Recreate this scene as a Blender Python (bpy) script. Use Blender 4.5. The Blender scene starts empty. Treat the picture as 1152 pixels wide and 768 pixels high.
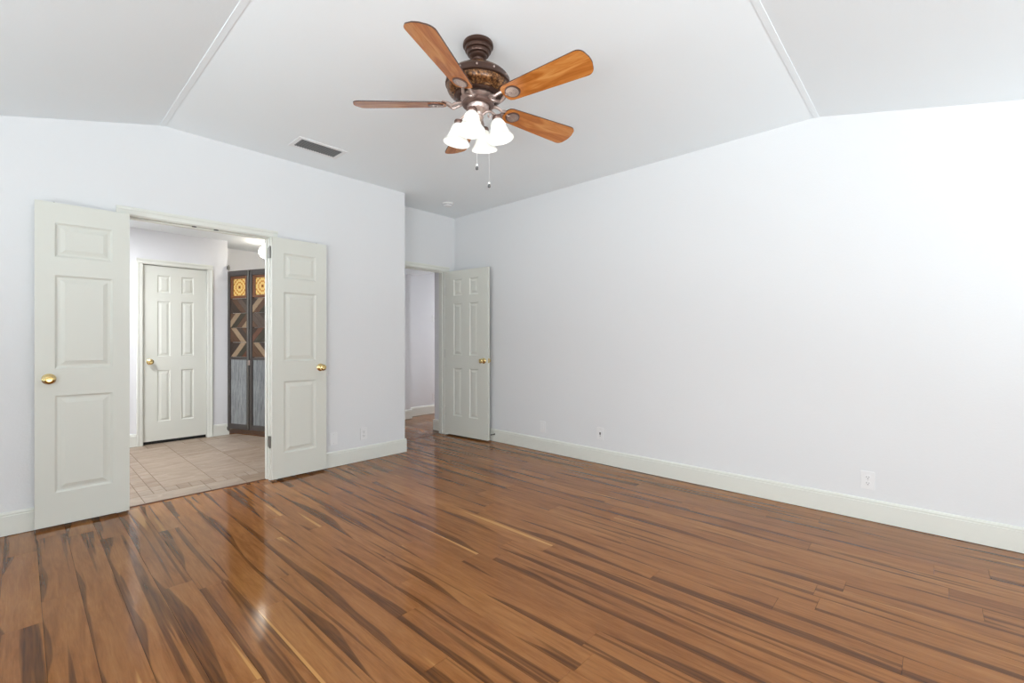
import bpy, bmesh, math, random
from mathutils import Vector, Matrix
random.seed(7)
R = math.radians
PI = math.pi
S = bpy.context.scene
C = S.collection

# ------------------------------------------------------------------ camera
CAM_YAW = 42.8
cam_d = bpy.data.cameras.new('camera')
cam = bpy.data.objects.new('camera', cam_d)
C.objects.link(cam)
cam.location = (0, 0, 1.18)
cam.rotation_euler = (R(90), 0, R(CAM_YAW))
cam_d.sensor_width = 36
cam_d.lens = 16
cam_d.shift_y = -1 / 1152
cam_d.clip_start = 0.02
S.camera = cam

# ------------------------------------------------------------------ world, exposure
S.view_settings.view_transform = 'Standard'
S.view_settings.look = 'None'
S.view_settings.gamma = 1
S.view_settings.use_curve_mapping = False
S.view_settings.exposure = 0.43
w = bpy.data.worlds.new('daylight')
S.world = w
w.use_nodes = True
w.node_tree.nodes['Background'].inputs[0].default_value = (0.80, 0.90, 1.0, 1)
w.node_tree.nodes['Background'].inputs[1].default_value = 0.35


def area(name, loc, rot, sx, sy, power, col=(1, 1, 1), spread=180):
    d = bpy.data.lights.new(name, 'AREA')
    d.shape = 'RECTANGLE'
    d.size, d.size_y = sx, sy
    d.energy = power
    d.color = col
    d.spread = R(spread)
    o = bpy.data.objects.new(name, d)
    o.location = loc
    o.rotation_euler = rot
    C.objects.link(o)
    return o


# room extents (metres). camera stands at the origin.
XL, YR, XR, YB = -4.115, 3.785, 2.05, -1.6     # left wall, right wall, window walls behind the camera
XREC = -4.51                                    # door recess in the far corner
YC = 2.77                                       # outside corner of the left wall
ZC, KY, KX, SL, SR = 2.743, 0.70, -0.60, 0.27, 0.234
DAY = (0.92, 0.968, 1.0)
UP = 2
# window centre, size: (wall, a0, a1, z0, z1, power)
WINDOWS = [('x', 2.35, 3.45, 0.55, 2.0, 8), ('x', -1.1, 1.3, 0.55, 2.0, 40),
           ('y', -3.4, -1.3, 0.55, 2.0, 8), ('y', -0.6, 1.4, 0.08, 2.04, 106)]
for i, (wl, a0, a1, z0, z1, pw) in enumerate(WINDOWS):
    if wl == 'x':
        area('daylight', (XR + 0.42, (a0 + a1) / 2, (z0 + z1) / 2 - 0.12), (0, R(90 + UP), 0), z1 - z0, a1 - a0, pw, DAY)
    else:
        area('daylight', ((a0 + a1) / 2, YB - 0.42, (z0 + z1) / 2 - 0.12), (R(90 + UP), 0, 0), a1 - a0, z1 - z0, pw, DAY)
# added upward area lights standing in for ground bounce, to brighten the ceiling
GB = (0.83, 0.94, 1.0)
for (wl, a0, a1, z0, z1, pw), gp in zip(WINDOWS, (40, 1120, 640, 40)):
    if wl == 'x':
        area('bounce_fill', (XR + 3.3, (a0 + a1) / 2, -0.12), (R(180), 0, 0), 6.0, a1 - a0 + 4, gp, GB)
    else:
        area('bounce_fill', ((a0 + a1) / 2, YB - 3.3, -0.12), (R(180), 0, 0), a1 - a0 + 4, 6.0, gp, GB)
area('hall_fill_light', (-5.4, 0.1, 2.40), (0, 0, 0), 0.5, 0.5, 36, (0.94, 0.97, 1.0))  # added fill near the hall ceiling, no fixture, brightens the hall
area('passage_fill_light', (-5.3, 6.0, 2.30), (0, 0, 0), 0.4, 0.4, 24, (0.96, 0.98, 1.0))  # added unseen fill deep in the passage, brightens its walls

# ------------------------------------------------------------------ materials
def mat(name, col, rough=0.5, metal=0.0, spec=0.5):
    m = bpy.data.materials.new(name)
    m.use_nodes = True
    b = m.node_tree.nodes['Principled BSDF']
    b.inputs['Base Color'].default_value = (*col, 1)
    b.inputs['Roughness'].default_value = rough
    b.inputs['Metallic'].default_value = metal
    b.inputs['Specular IOR Level'].default_value = spec
    return m


def srgb(r, g, b):
    f = lambda c: (c / 255 / 12.92) if c / 255 <= 0.04045 else ((c / 255 + 0.055) / 1.055) ** 2.4
    return (f(r), f(g), f(b))


class NT:
    def __init__(s, m):
        s.m = m
        s.t = m.node_tree
        s.b = s.t.nodes['Principled BSDF']

    def n(s, typ, **kw):
        nd = s.t.nodes.new('ShaderNode' + typ)
        for k, v in kw.items():
            if k.startswith('i_'):
                key = k[2:]
                key = int(key) if key.isdigit() else key
                nd.inputs[key].default_value = v
            else:
                setattr(nd, k, v)
        return nd

    def l(s, a, b):
        s.t.links.new(a, b)

    def math(s, op, a, b=None, c=None):
        nd = s.n('Math', operation=op)
        for i, v in enumerate((a, b, c)):
            if v is None:
                continue
            if isinstance(v, (int, float)):
                nd.inputs[i].default_value = v
            else:
                s.l(v, nd.inputs[i])
        return nd.outputs[0]

    def ramp(s, fac, stops, interp='LINEAR'):
        nd = s.n('ValToRGB')
        e = nd.color_ramp.elements
        nd.color_ramp.interpolation = interp
        while len(e) < len(stops):
            e.new(0.5)
        for el, (p, c) in zip(e, stops):
            el.position = p
            el.color = (*c, 1) if len(c) == 3 else c
        s.l(fac, nd.inputs[0])
        return nd.outputs[0]

    def mix(s, fac, a, b, blend='MIX'):
        nd = s.n('Mix', data_type='RGBA', blend_type=blend)
        for i, v in ((0, fac), (6, a), (7, b)):
            if isinstance(v, (int, float)):
                nd.inputs[i].default_value = v
            elif isinstance(v, tuple):
                nd.inputs[i].default_value = (*v, 1)
            else:
                s.l(v, nd.inputs[i])
        return nd.outputs[2]

    def noise(s, vec, scale=1, detail=2, rough=0.5, dist=0):
        nd = s.n('TexNoise')
        nd.inputs['Scale'].default_value = scale
        nd.inputs['Detail'].default_value = detail
        nd.inputs['Roughness'].default_value = rough
        nd.inputs['Distortion'].default_value = dist
        s.l(vec, nd.inputs['Vector'])
        return nd.outputs[0]

    def bump(s, h, strength, dist):
        nd = s.n('Bump')
        nd.inputs['Strength'].default_value = strength
        nd.inputs['Distance'].default_value = dist
        s.l(h, nd.inputs['Height'])
        s.l(nd.outputs[0], s.b.inputs['Normal'])


def wall_mat(name, col, st):
    m = mat(name, col, 0.65, spec=0.25)
    t = NT(m)
    co = t.n('TexCoord').outputs['Object']
    t.bump(t.noise(co, 75, 3, 0.6), st, 0.002)
    return m


M_WALL = wall_mat('wall_paint', (0.775, 0.78, 0.785), 0.30)
M_HALLWALL = wall_mat('hall_wall_paint', (0.79, 0.79, 0.805), 0.15)
M_CEIL = wall_mat('ceiling_paint', (0.875, 0.912, 0.928), 0.22)
M_TRIM = mat('trim_enamel', (0.765, 0.772, 0.710), 0.38)
M_DOOR = mat('door_enamel', (0.712, 0.716, 0.650), 0.42)
M_JAMBGREY = mat('jamb_grey', (0.62, 0.62, 0.60), 0.45)
M_BRASS = mat('polished_brass', (0.78, 0.60, 0.28), 0.16, 1)
M_STEEL = mat('satin_steel', (0.20, 0.195, 0.18), 0.42, 0.9)
M_DARK = mat('black_gap', (0.02, 0.02, 0.02), 0.7)  # subfloor black, also painted as shade in the door gap and vent duct
M_PLASTIC = mat('white_plastic', (0.82, 0.82, 0.82), 0.35)
M_SLOT = mat('slot_dark', (0.10, 0.10, 0.10), 0.6)
M_BRONZE = mat('dark_bronze', (0.085, 0.046, 0.034), 0.30, 0.6)
M_COPPER = mat('antique_copper', (0.52, 0.41, 0.37), 0.36, 0.8)
M_COPPERD = mat('dark_copper', (0.20, 0.13, 0.11), 0.36, 0.8)
M_FRAMEWOOD = mat('rustic_dark_frame', (0.060, 0.050, 0.046), 0.5)
M_AMBWOOD = mat('amber_wood_moulding', (0.16, 0.055, 0.018), 0.45)


PLANK_W, ROW0 = 0.128, YB


def wood_floor_mat():
    m = mat('strand_bamboo_planks', (0.35, 0.2, 0.1), 0.2)
    t = NT(m)
    sep = t.n('SeparateXYZ')
    t.l(t.n('TexCoord').outputs['Object'], sep.inputs[0])
    x, y = sep.outputs[0], sep.outputs[1]
    r = t.n('NewGeometry').outputs['Random Per Island']

    def vec(sx, sy, k):
        cb = t.n('CombineXYZ')
        t.l(t.math('ADD', t.math('MULTIPLY', x, sx), t.math('MULTIPLY', r, 53.0 * k)), cb.inputs[0])
        t.l(t.math('MULTIPLY', y, sy), cb.inputs[1])
        t.l(t.math('MULTIPLY', r, 91.0 * k), cb.inputs[2])
        return cb.outputs[0]
    tint = t.ramp(r, [(0.0, srgb(128, 76, 37)), (0.35, srgb(144, 89, 46)), (0.7, srgb(152, 97, 51)), (1.0, srgb(168, 113, 62))])
    med = t.noise(vec(2.6, 30, 1.3), 1, 4, 0.7, 0.5)
    col = t.mix(t.ramp(med, [(0.3, (0, 0, 0)), (0.7, (1, 1, 1))]), t.mix(0.45, srgb(116, 66, 28), tint), t.mix(0.65, srgb(192, 136, 76), tint))
    fine = t.noise(vec(11, 170, 2.1), 1, 3, 0.7)
    col = t.mix(t.ramp(fine, [(0.38, (0, 0, 0)), (0.68, (0.6, 0.6, 0.6))]), col, t.mix(0.65, srgb(100, 56, 28), col))
    # pale sap streaks
    lt = t.noise(vec(0.6, 19, 3.7), 1, 1, 0.4, 0.3)
    col = t.mix(t.ramp(lt, [(0.71, (0, 0, 0)), (0.75, (0.7, 0.7, 0.7))]), col, srgb(206, 152, 88))
    # dark strand streaks: one runs along a long edge of most planks and tapers out, others lie inside
    v = t.math('FRACT', t.math('DIVIDE', t.math('SUBTRACT', y, ROW0), PLANK_W))
    cb = t.n('CombineXYZ')
    t.l(t.math('ADD', t.math('MULTIPLY', x, 1.05), t.math('MULTIPLY', r, 71.0)), cb.inputs[0])
    t.l(t.math('MULTIPLY', r, 37.0), cb.inputs[1])
    wid = t.math('MULTIPLY', t.math('SUBTRACT', t.noise(cb.outputs[0], 1, 1.5, 0.5), 0.435), 1.7)
    edge = t.math('SUBTRACT', t.math('ADD', wid, t.math('MULTIPLY', t.math('SUBTRACT', med, 0.5), 0.10)), v)
    em = t.ramp(edge, [(0.0, (0, 0, 0)), (0.035, (0.85,) * 3), (0.14, (1, 1, 1))])
    dk = t.noise(vec(0.55, 19, 1.0), 1, 2, 0.5, 0.45)
    dm = t.ramp(dk, [(0.61, (0, 0, 0)), (0.64, (0.75, 0.75, 0.75)), (0.70, (1, 1, 1))])
    dm = t.math('MAXIMUM', em, dm)
    hair = t.noise(vec(4, 90, 5.0), 1, 2, 0.6)
    dcol = t.mix(t.ramp(hair, [(0.35, (0, 0, 0)), (0.7, (1, 1, 1))]), srgb(66, 36, 12), srgb(112, 68, 30))
    col = t.mix(t.math('MULTIPLY', dm, 0.86), col, dcol)
    t.l(col, t.b.inputs['Base Color'])
    rn = t.noise(vec(4, 30, 1.7), 1, 3, 0.6)
    t.l(t.ramp(rn, [(0.3, (0.08,) * 3), (0.75, (0.15,) * 3)]), t.b.inputs['Roughness'])
    t.b.inputs['Specular IOR Level'].default_value = 0.29
    return m


M_FLOOR = wood_floor_mat()


def tile_mat():
    m = mat('stone_look_tile', (0.4, 0.33, 0.27), 0.4)
    t = NT(m)
    mp = t.n('Mapping')
    mp.inputs['Scale'].default_value = (3.0, 1.0, 1)
    mp.inputs['Rotation'].default_value = (0, 0, R(-12))
    t.l(t.n('TexCoord').outputs['Object'], mp.inputs[0])
    r = t.n('NewGeometry').outputs['Random Per Island']
    add = t.n('VectorMath', operation='ADD')
    cb = t.n('CombineXYZ')
    t.l(t.math('MULTIPLY', r, 31.0), cb.inputs[2])
    t.l(mp.outputs[0], add.inputs[0])
    t.l(cb.outputs[0], add.inputs[1])
    n1 = t.noise(add.outputs[0], 2.8, 7, 0.68, 1.3)
    col = t.ramp(n1, [(0.30, srgb(124, 102, 83)), (0.5, srgb(158, 138, 119)), (0.68, srgb(182, 164, 147))])
    tint = t.ramp(r, [(0.0, srgb(136, 110, 82)), (0.45, srgb(162, 142, 123)), (1.0, srgb(176, 161, 146))])
    col = t.mix(0.4, col, tint)
    n2 = t.noise(add.outputs[0], 9, 4, 0.7, 0.6)
    col = t.mix(t.ramp(n2, [(0.60, (0, 0, 0)), (0.72, (0.5, 0.5, 0.5))]), col, srgb(214, 200, 186))
    t.l(col, t.b.inputs['Base Color'])
    t.bump(n2, 0.1, 0.001)
    return m


M_TILE = tile_mat()
M_GROUT = mat('grout', srgb(122, 104, 86), 0.8)
M_THRESH = mat('dark_threshold_wood', srgb(98, 58, 34), 0.3)


def blade_mat(name, a, b, c):
    m = mat(name, a, 0.24)
    t = NT(m)
    mp = t.n('Mapping')
    mp.inputs['Scale'].default_value = (2.2, 16, 3)
    t.l(t.n('TexCoord').outputs['Object'], mp.inputs[0])
    n1 = t.noise(mp.outputs[0], 1.6, 3, 0.55, 1.2)
    t.l(t.ramp(n1, [(0.3, a), (0.5, b), (0.7, c)]), t.b.inputs['Base Color'])
    return m


M_BLADE = blade_mat('cherry_blade', srgb(158, 88, 34), srgb(192, 118, 54), srgb(212, 148, 82))


def mottle_mat():
    m = mat('tortoise_band', (0.3, 0.2, 0.1), 0.25, 0.35)
    t = NT(m)
    co = t.n('TexCoord').outputs['Object']
    n1 = t.noise(co, 60, 4, 0.7)
    t.l(t.ramp(n1, [(0.38, srgb(52, 34, 22)), (0.5, srgb(104, 68, 38)), (0.66, srgb(168, 120, 72))]), t.b.inputs['Base Color'])
    return m


M_MOTTLE = mottle_mat()


def shade_mat():
    """frosted glass: diffuse skin, translucent body, a little clear see-through"""
    m = mat('frosted_glass_shade', (0.80, 0.82, 0.79), 0.3)
    t = NT(m)
    t.b.inputs['Emission Color'].default_value = (1.0, 0.99, 0.95, 1)
    t.b.inputs['Emission Strength'].default_value = 0.13
    tl = t.n('BsdfTranslucent')
    tl.inputs[0].default_value = (0.95, 0.95, 0.92, 1)
    tp = t.n('BsdfTransparent')
    m1, m2 = t.n('MixShader'), t.n('MixShader')
    m1.inputs[0].default_value = 0.30
    m2.inputs[0].default_value = 0.12
    t.l(t.b.outputs[0], m1.inputs[1])
    t.l(tl.outputs[0], m1.inputs[2])
    t.l(m1.outputs[0], m2.inputs[1])
    t.l(tp.outputs[0], m2.inputs[2])
    t.l(m2.outputs[0], t.t.nodes['Material Output'].inputs[0])
    return m


M_SHADE = shade_mat()


def emit(name, col, st):
    m = mat(name, col, 0.4)
    b = m.node_tree.nodes['Principled BSDF']
    b.inputs['Emission Color'].default_value = (*col, 1)
    b.inputs['Emission Strength'].default_value = st
    return m


M_BULB = emit('lit_bulb', (1.0, 0.96, 0.9), 4.0)
M_GLOBE = emit('lit_globe', (1.0, 0.92, 0.78), 15.0)


def galv_mat():
    m = mat('galvanised_sheet', (0.42, 0.44, 0.45), 0.5, 0.35)
    t = NT(m)
    mp = t.n('Mapping')
    mp.inputs['Scale'].default_value = (60, 60, 6)
    t.l(t.n('TexCoord').outputs['Object'], mp.inputs[0])
    n1 = t.noise(mp.outputs[0], 1, 4, 0.7)
    t.l(t.ramp(n1, [(0.35, srgb(130, 133, 134)), (0.65, srgb(176, 179, 180))]), t.b.inputs['Base Color'])
    return m


M_GALV = galv_mat()


def rustic(name, col):
    m = mat(name, col, 0.6)
    t = NT(m)
    n1 = t.noise(t.n('TexCoord').outputs['Object'], 45, 4, 0.7)
    t.l(t.mix(n1, tuple(c * 0.6 for c in col), tuple(min(1, c * 1.35) for c in col)), t.b.inputs['Base Color'])
    return m


RW = [rustic('barnwood_brown', srgb(84, 58, 38)), rustic('barnwood_grey', srgb(82, 68, 58)),
      rustic('barnwood_pale', srgb(146, 124, 98)), rustic('barnwood_red', srgb(92, 56, 36)),
      rustic('barnwood_green', srgb(54, 48, 34)), rustic('barnwood_dark', srgb(56, 42, 32))]


def amber_mat():
    m = mat('amber_glass_tile', srgb(245, 205, 120), 0.25)
    t = NT(m)
    sep = t.n('SeparateXYZ')
    t.l(t.n('TexCoord').outputs['Generated'], sep.inputs[0])
    u = t.math('SUBTRACT', sep.outputs[0], 0.5)
    v = t.math('SUBTRACT', sep.outputs[2], 0.5)
    au, av = t.math('ABSOLUTE', u), t.math('ABSOLUTE', v)
    rad = t.math('SQRT', t.math('ADD', t.math('MULTIPLY', u, u), t.math('MULTIPLY', v, v)))
    cross = t.math('MULTIPLY', t.math('SINE', t.math('MULTIPLY', au, 25)), t.math('SINE', t.math('MULTIPLY', av, 25)))
    rings = t.math('SINE', t.math('MULTIPLY', rad, 30))
    pat = t.math('ADD', t.math('MULTIPLY', cross, 0.8), t.math('MULTIPLY', rings, 0.6))
    k = t.ramp(pat, [(0.0, srgb(255, 232, 160)), (0.35, srgb(250, 210, 122)), (0.75, srgb(216, 152, 70))])
    ctr = t.ramp(rad, [(0.035, (1, 1, 1)), (0.06, (0, 0, 0))])
    k = t.mix(ctr, k, srgb(90, 50, 20))
    t.l(k, t.b.inputs['Base Color'])
    tr = t.n('BsdfTranslucent')
    t.l(k, tr.inputs[0])
    mx = t.n('MixShader')
    mx.inputs[0].default_value = 0.5
    t.l(t.b.outputs[0], mx.inputs[1])
    t.l(tr.outputs[0], mx.inputs[2])
    t.l(mx.outputs[0], t.t.nodes['Material Output'].inputs[0])
    return m


M_AMBER = amber_mat()


def pane_mat():
    m = mat('window_glass', (1, 1, 1), 0.02)
    t = NT(m)
    tr = t.n('BsdfTransparent')
    gl = t.n('BsdfGlossy')
    gl.inputs['Roughness'].default_value = 0.02
    mx = t.n('MixShader')
    mx.inputs[0].default_value = 0.07
    t.l(tr.outputs[0], mx.inputs[1])
    t.l(gl.outputs[0], mx.inputs[2])
    t.l(mx.outputs[0], t.t.nodes['Material Output'].inputs[0])
    return m


M_PANE = pane_mat()

# ------------------------------------------------------------------ mesh helpers
def link_obj(name, bm, m, parent=None, smooth=False, loc=None, mats=None):
    me = bpy.data.meshes.new(name)
    bmesh.ops.recalc_face_normals(bm, faces=bm.faces[:])
    bm.to_mesh(me)
    bm.free()
    for k in (mats or [m]):
        me.materials.append(k)
    if smooth:
        for p in me.polygons:
            p.use_smooth = True
        me.set_sharp_from_angle(angle=R(38))
    o = bpy.data.objects.new(name, me)
    if loc is not None:
        o.location = loc
    C.objects.link(o)
    if parent is not None:
        o.parent = parent
    return o


def hexa(bm, pts, mi=0):
    v = [bm.verts.new(p) for p in pts]
    for f in ((0, 3, 2, 1), (4, 5, 6, 7), (0, 1, 5, 4), (1, 2, 6, 5), (2, 3, 7, 6), (3, 0, 4, 7)):
        fc = bm.faces.new([v[i] for i in f])
        fc.material_index = mi
    return v


def box(bm, x0, x1, y0, y1, z0, z1, bev=0.0, mi=0):
    if bev > 0:
        b2 = bmesh.new()
        hexa(b2, [(x0, y0, z0), (x1, y0, z0), (x1, y1, z0), (x0, y1, z0), (x0, y0, z1), (x1, y0, z1), (x1, y1, z1), (x0, y1, z1)])
        bmesh.ops.bevel(b2, geom=b2.edges[:], offset=bev, segments=2, profile=0.5, affect='EDGES')
        merge(bm, b2, mi=mi)
        return
    hexa(bm, [(x0, y0, z0), (x1, y0, z0), (x1, y1, z0), (x0, y1, z0), (x0, y0, z1), (x1, y0, z1), (x1, y1, z1), (x0, y1, z1)], mi)


def merge(bm, b2, mtx=None, mi=None):
    vm = {}
    for v in b2.verts:
        vm[v.index if False else v] = bm.verts.new(mtx @ v.co if mtx else v.co)
    for f in b2.faces:
        try:
            nf = bm.faces.new([vm[v] for v in f.verts])
            nf.material_index = f.material_index if mi is None else mi
        except ValueError:
            pass
    b2.free()


def prism(bm, prof, axis, a0, a1, flip=False):
    """profile [(p,q)] extruded along axis 'x' (p=y,q=z), 'y' (p=x,q=z) or 'z' (p=x,q=y)"""
    def mk(p, q, a):
        return {'x': (a, p, q), 'y': (p, a, q), 'z': (p, q, a)}[axis]
    A = [bm.verts.new(mk(p, q, a0)) for p, q in prof]
    B = [bm.verts.new(mk(p, q, a1)) for p, q in prof]
    n = len(prof)
    for i in range(n):
        bm.faces.new([A[i], A[(i + 1) % n], B[(i + 1) % n], B[i]])
    bm.faces.new(A)
    bm.faces.new(B[::-1])


def lathe(bm, prof, seg=40, mtx=None, caps=True, flute=0, fd=0.0):
    """prof [(r,z)] about local z"""
    mtx = mtx or Matrix.Identity(4)
    rings = []
    for r, z in prof:
        ring = []
        for i in range(seg):
            a = 2 * PI * i / seg
            rr = r * (1 + (fd * math.cos(flute * a) if flute else 0))
            ring.append(bm.verts.new(mtx @ Vector((rr * math.cos(a), rr * math.sin(a), z))))
        rings.append(ring)
    for A, B in zip(rings, rings[1:]):
        for i in range(seg):
            bm.faces.new([A[i], A[(i + 1) % seg], B[(i + 1) % seg], B[i]])
    if caps:
        bm.faces.new(rings[0][::-1])
        bm.faces.new(rings[-1])


def tube(bm, pts, rad, seg=10, closed=False, flat=1.0):
    pts = [Vector(p) for p in pts]
    n = len(pts)
    rads = rad if isinstance(rad, (list, tuple)) else [rad] * n
    rings = []
    up = Vector((0, 0, 1))
    prev = None
    for i, p in enumerate(pts):
        a = pts[(i - 1) % n] if (closed or i > 0) else p
        b = pts[(i + 1) % n] if (closed or i < n - 1) else p
        d = (b - a).normalized()
        ref = prev if prev is not None else (up if abs(d.z) < 0.9 else Vector((1, 0, 0)))
        u = (ref - d * ref.dot(d))
        if u.length < 1e-6:
            u = Vector((1, 0, 0)) - d * d.x
        u.normalize()
        prev = u
        v = d.cross(u)
        ring = [bm.verts.new(p + (u * math.cos(2 * PI * k / seg) * flat + v * math.sin(2 * PI * k / seg)) * rads[i]) for k in range(seg)]
        rings.append(ring)
    m = n if closed else n - 1
    for i in range(m):
        A, B = rings[i], rings[(i + 1) % n]
        for k in range(seg):
            bm.faces.new([A[k], A[(k + 1) % seg], B[(k + 1) % seg], B[k]])
    if not closed:
        bm.faces.new(rings[0][::-1])
        bm.faces.new(rings[-1])


def T(x, y, z):
    return Matrix.Translation((x, y, z))


def tag(o, label, cat, group=None, kind=None):
    if label:
        o['label'] = label
    if cat:
        o['category'] = cat
    if group:
        o['group'] = group
    if kind:
        o['kind'] = kind
    return o


def struct(name, bm, m, label=None, cat=None, smooth=False, mats=None):
    o = link_obj(name, bm, m, smooth=smooth, mats=mats)
    return tag(o, label, cat, kind='structure')


def empty(name, loc, label, cat, group=None, kind=None, rz=0):
    o = bpy.data.objects.new(name, None)
    C.objects.link(o)
    o.location = loc
    o.rotation_euler = (0, 0, rz)
    o.empty_display_size = 0.1
    return tag(o, label, cat, group, kind)


# ------------------------------------------------------------------ ceiling height
def cz(x, y):
    z = ZC
    if y < KY:
        z = min(z, ZC - SL * (KY - y))
    if x > KX:
        z = min(z, ZC - SR * (x - KX))
    return z


# ------------------------------------------------------------------ wooden floor (planks run along x)
def planks(bm, x0, x1, y0, y1, seed, pw=0.128, z1=0.0, th=0.015):
    rnd = random.Random(seed)
    y = y0
    while y < y1 - 1e-4:
        ye = min(y + pw, y1)
        x = x0 - rnd.random() * 1.7
        while x < x1:
            xe = x + rnd.choice([0.95, 1.25, 1.55, 1.82])
            a, b = max(x, x0), min(xe, x1)
            if b - a > 0.02:
                g, c = 0.0005, 0.0002
                pts = [(a + g, y + g, z1 - th), (b - g, y + g, z1 - th), (b - g, ye - g, z1 - th), (a + g, ye - g, z1 - th)]
                low = z1 - c
                v0 = [bm.verts.new(p) for p in pts]
                v1 = [bm.verts.new((p[0], p[1], low)) for p in pts]
                v2 = [bm.verts.new((px, py, z1)) for px, py in ((a + g + c, y + g + c), (b - g - c, y + g + c), (b - g - c, ye - g - c), (a + g + c, ye - g - c))]
                for i in range(4):
                    j = (i + 1) % 4
                    bm.faces.new([v0[i], v0[j], v1[j], v1[i]])
                    bm.faces.new([v1[i], v1[j], v2[j], v2[i]])
                bm.faces.new(v2)
                bm.faces.new(v0[::-1])
            x = xe
        y = ye


bm = bmesh.new()
XTH = -4.165                      # where wood meets tile in the double doorway
planks(bm, XL, XR, YB, YR, 3)
planks(bm, -6.05, XL, ROW0 + 34 * PLANK_W, 6.5, 11)
planks(bm, XTH, XL, 0.50, 1.44, 5)
floor = struct('floor', bm, M_FLOOR, 'glossy brown tiger-striped bamboo plank floor of the bedroom', 'floor')
bm = bmesh.new()
box(bm, -7.3, XR + 0.2, YB - 0.2, 6.6, -0.10, -0.0155)
struct('floor_slab', bm, M_DARK, 'subfloor under the planks', 'floor')

# tile floor of the hall
bm = bmesh.new()
TILES = []
yb = [0.28, 0.615, 1.03, 1.285, 1.62, 1.95, 2.28, 2.6]
yb = [-0.6, -0.1] + yb
for a, b in zip(yb, yb[1:]):
    TILES.append((-4.41, XTH - 0.02, a, b))
ys = [0.78 + 0.0838 * i for i in range(13)]
for a, b in zip(ys, ys[1:]):
    TILES.append((-4.55, -4.41, a, b))
for a, b in ((1.7856, 2.12), (2.12, 2.6)):
    TILES.append((-4.55, -4.41, a, b))
for k, (a, b) in enumerate(((0.615, 0.70), (0.70, 0.78))):
    x = -4.41
    st = 0.075 if k else 0.0
    while x > -6.5:
        xn = x - (st or 0.15)
        st = 0
        TILES.append((max(xn, -6.55), x, a, b))
        x = xn
x = -4.41
while x > -6.5:
    xn = x - 0.335
    TILES.append((max(xn, -6.55), x, 0.28, 0.615))
    TILES.append((max(xn, -6.55), x, -0.1, 0.28))
    TILES.append((max(xn, -6.55), x, -0.6, -0.1))
    x = xn
for (a, b), xs in zip(((0.78, 1.115), (1.115, 1.453), (1.453, 1.7856), (1.7856, 2.12), (2.12, 2.6)),
                      ([-4.55, -5.90, -6.30], [-4.55, -5.62, -6.30], [-4.55, -4.88, -5.55, -6.30], [-4.55, -5.2, -5.9, -6.30], [-4.55, -5.2, -6.3])):
    for p, q in zip(xs, xs[1:]):
        TILES.append((q, p, a, b))
y = 0.78
while y < 2.5:
    TILES.append((-6.38, -6.30, y, y + 0.0838 * 2))
    TILES.append((-6.55, -6.38, y, y + 0.0838 * 2))
    y += 0.0838 * 2
for a, b, c, d in TILES:
    g = 0.0022
    box(bm, a + g, b - g, c + g, d - g, -0.014, 0.0, 0.0012)
hf = struct('floor_hall', bm, M_TILE, 'beige stone-look tile floor of the hall behind the double doors', 'floor')
bm = bmesh.new()
box(bm, -7.1, XTH - 0.001, -0.6, 2.66, -0.0155, -0.0016)
struct('floor_grout', bm, M_GROUT, 'grout bed of the hall tiles', 'floor')
# wood floor beyond the rustic doors
bm = bmesh.new()
prism(bm, [(-6.5, 1.86), (-5.2, 2.34), (-5.2, 2.64), (-7.02, 2.64), (-7.02, 1.80), (-6.5, 1.80)], 'z', 0.0005, 0.006)
struct('floor_passage', bm, M_FLOOR, 'brown wood floor beyond the rustic folding doors', 'floor')
# thresholds
bm = bmesh.new()
prism(bm, [(XTH - 0.022, 0.0), (XTH - 0.018, 0.004), (XTH + 0.0, 0.005), (XTH + 0.006, 0.0)], 'y', 0.50, 1.44)
struct('trim_1', bm, M_THRESH, 'thin dark wood threshold strip between tile and planks', 'threshold')
bm = bmesh.new()
prism(bm, [(-4.615, 0.0), (-4.612, 0.003), (-4.594, 0.003), (-4.591, 0.0)], 'y', 2.88, 3.70)
struct('trim_2', bm, M_THRESH, 'dark wood transition strip in the far corner doorway', 'threshold')

# ------------------------------------------------------------------ walls
OP = (0.505, 1.430, 2.05)          # double doorway clear opening y0,y1,top (inside the jamb)
JT = 0.018


def wallx(bm, x0, x1, y0, y1, z0, top=None):
    """wall slab with constant x faces whose top follows the ceiling"""
    cuts = [y0] + ([KY] if y0 < KY < y1 else []) + [y1]
    for a, b in zip(cuts, cuts[1:]):
        ta, tb = (cz(x1, a) + 0.02, cz(x1, b) + 0.02) if top is None else (top, top)
        hexa(bm, [(x0, a, z0), (x1, a, z0), (x1, b, z0), (x0, b, z0), (x0, a, ta), (x1, a, ta), (x1, b, tb), (x0, b, tb)])


def wally(bm, y0, y1, x0, x1, z0, yref):
    cuts = [x0] + ([KX] if x0 < KX < x1 else []) + [x1]
    for a, b in zip(cuts, cuts[1:]):
        ta, tb = cz(a, yref) + 0.02, cz(b, yref) + 0.02
        hexa(bm, [(a, y0, z0), (b, y0, z0), (b, y1, z0), (a, y1, z0), (a, y0, ta), (b, y0, tb), (b, y1, tb), (a, y1, ta)])


WT = 0.11
bm = bmesh.new()
wallx(bm, XL - WT, XL, YB, OP[0] - JT, 0)
wallx(bm, XL - WT, XL, OP[0] - JT, OP[1] + JT, OP[2] + JT)
wallx(bm, XL - WT, XL, OP[1] + JT, YC, 0)
box(bm, XREC - 0.12, XL - WT, YC - 0.12, YC, 0, ZC + 0.02)
struct('wall_left', bm, M_WALL, 'white wall holding the open double doors', 'wall')
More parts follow.
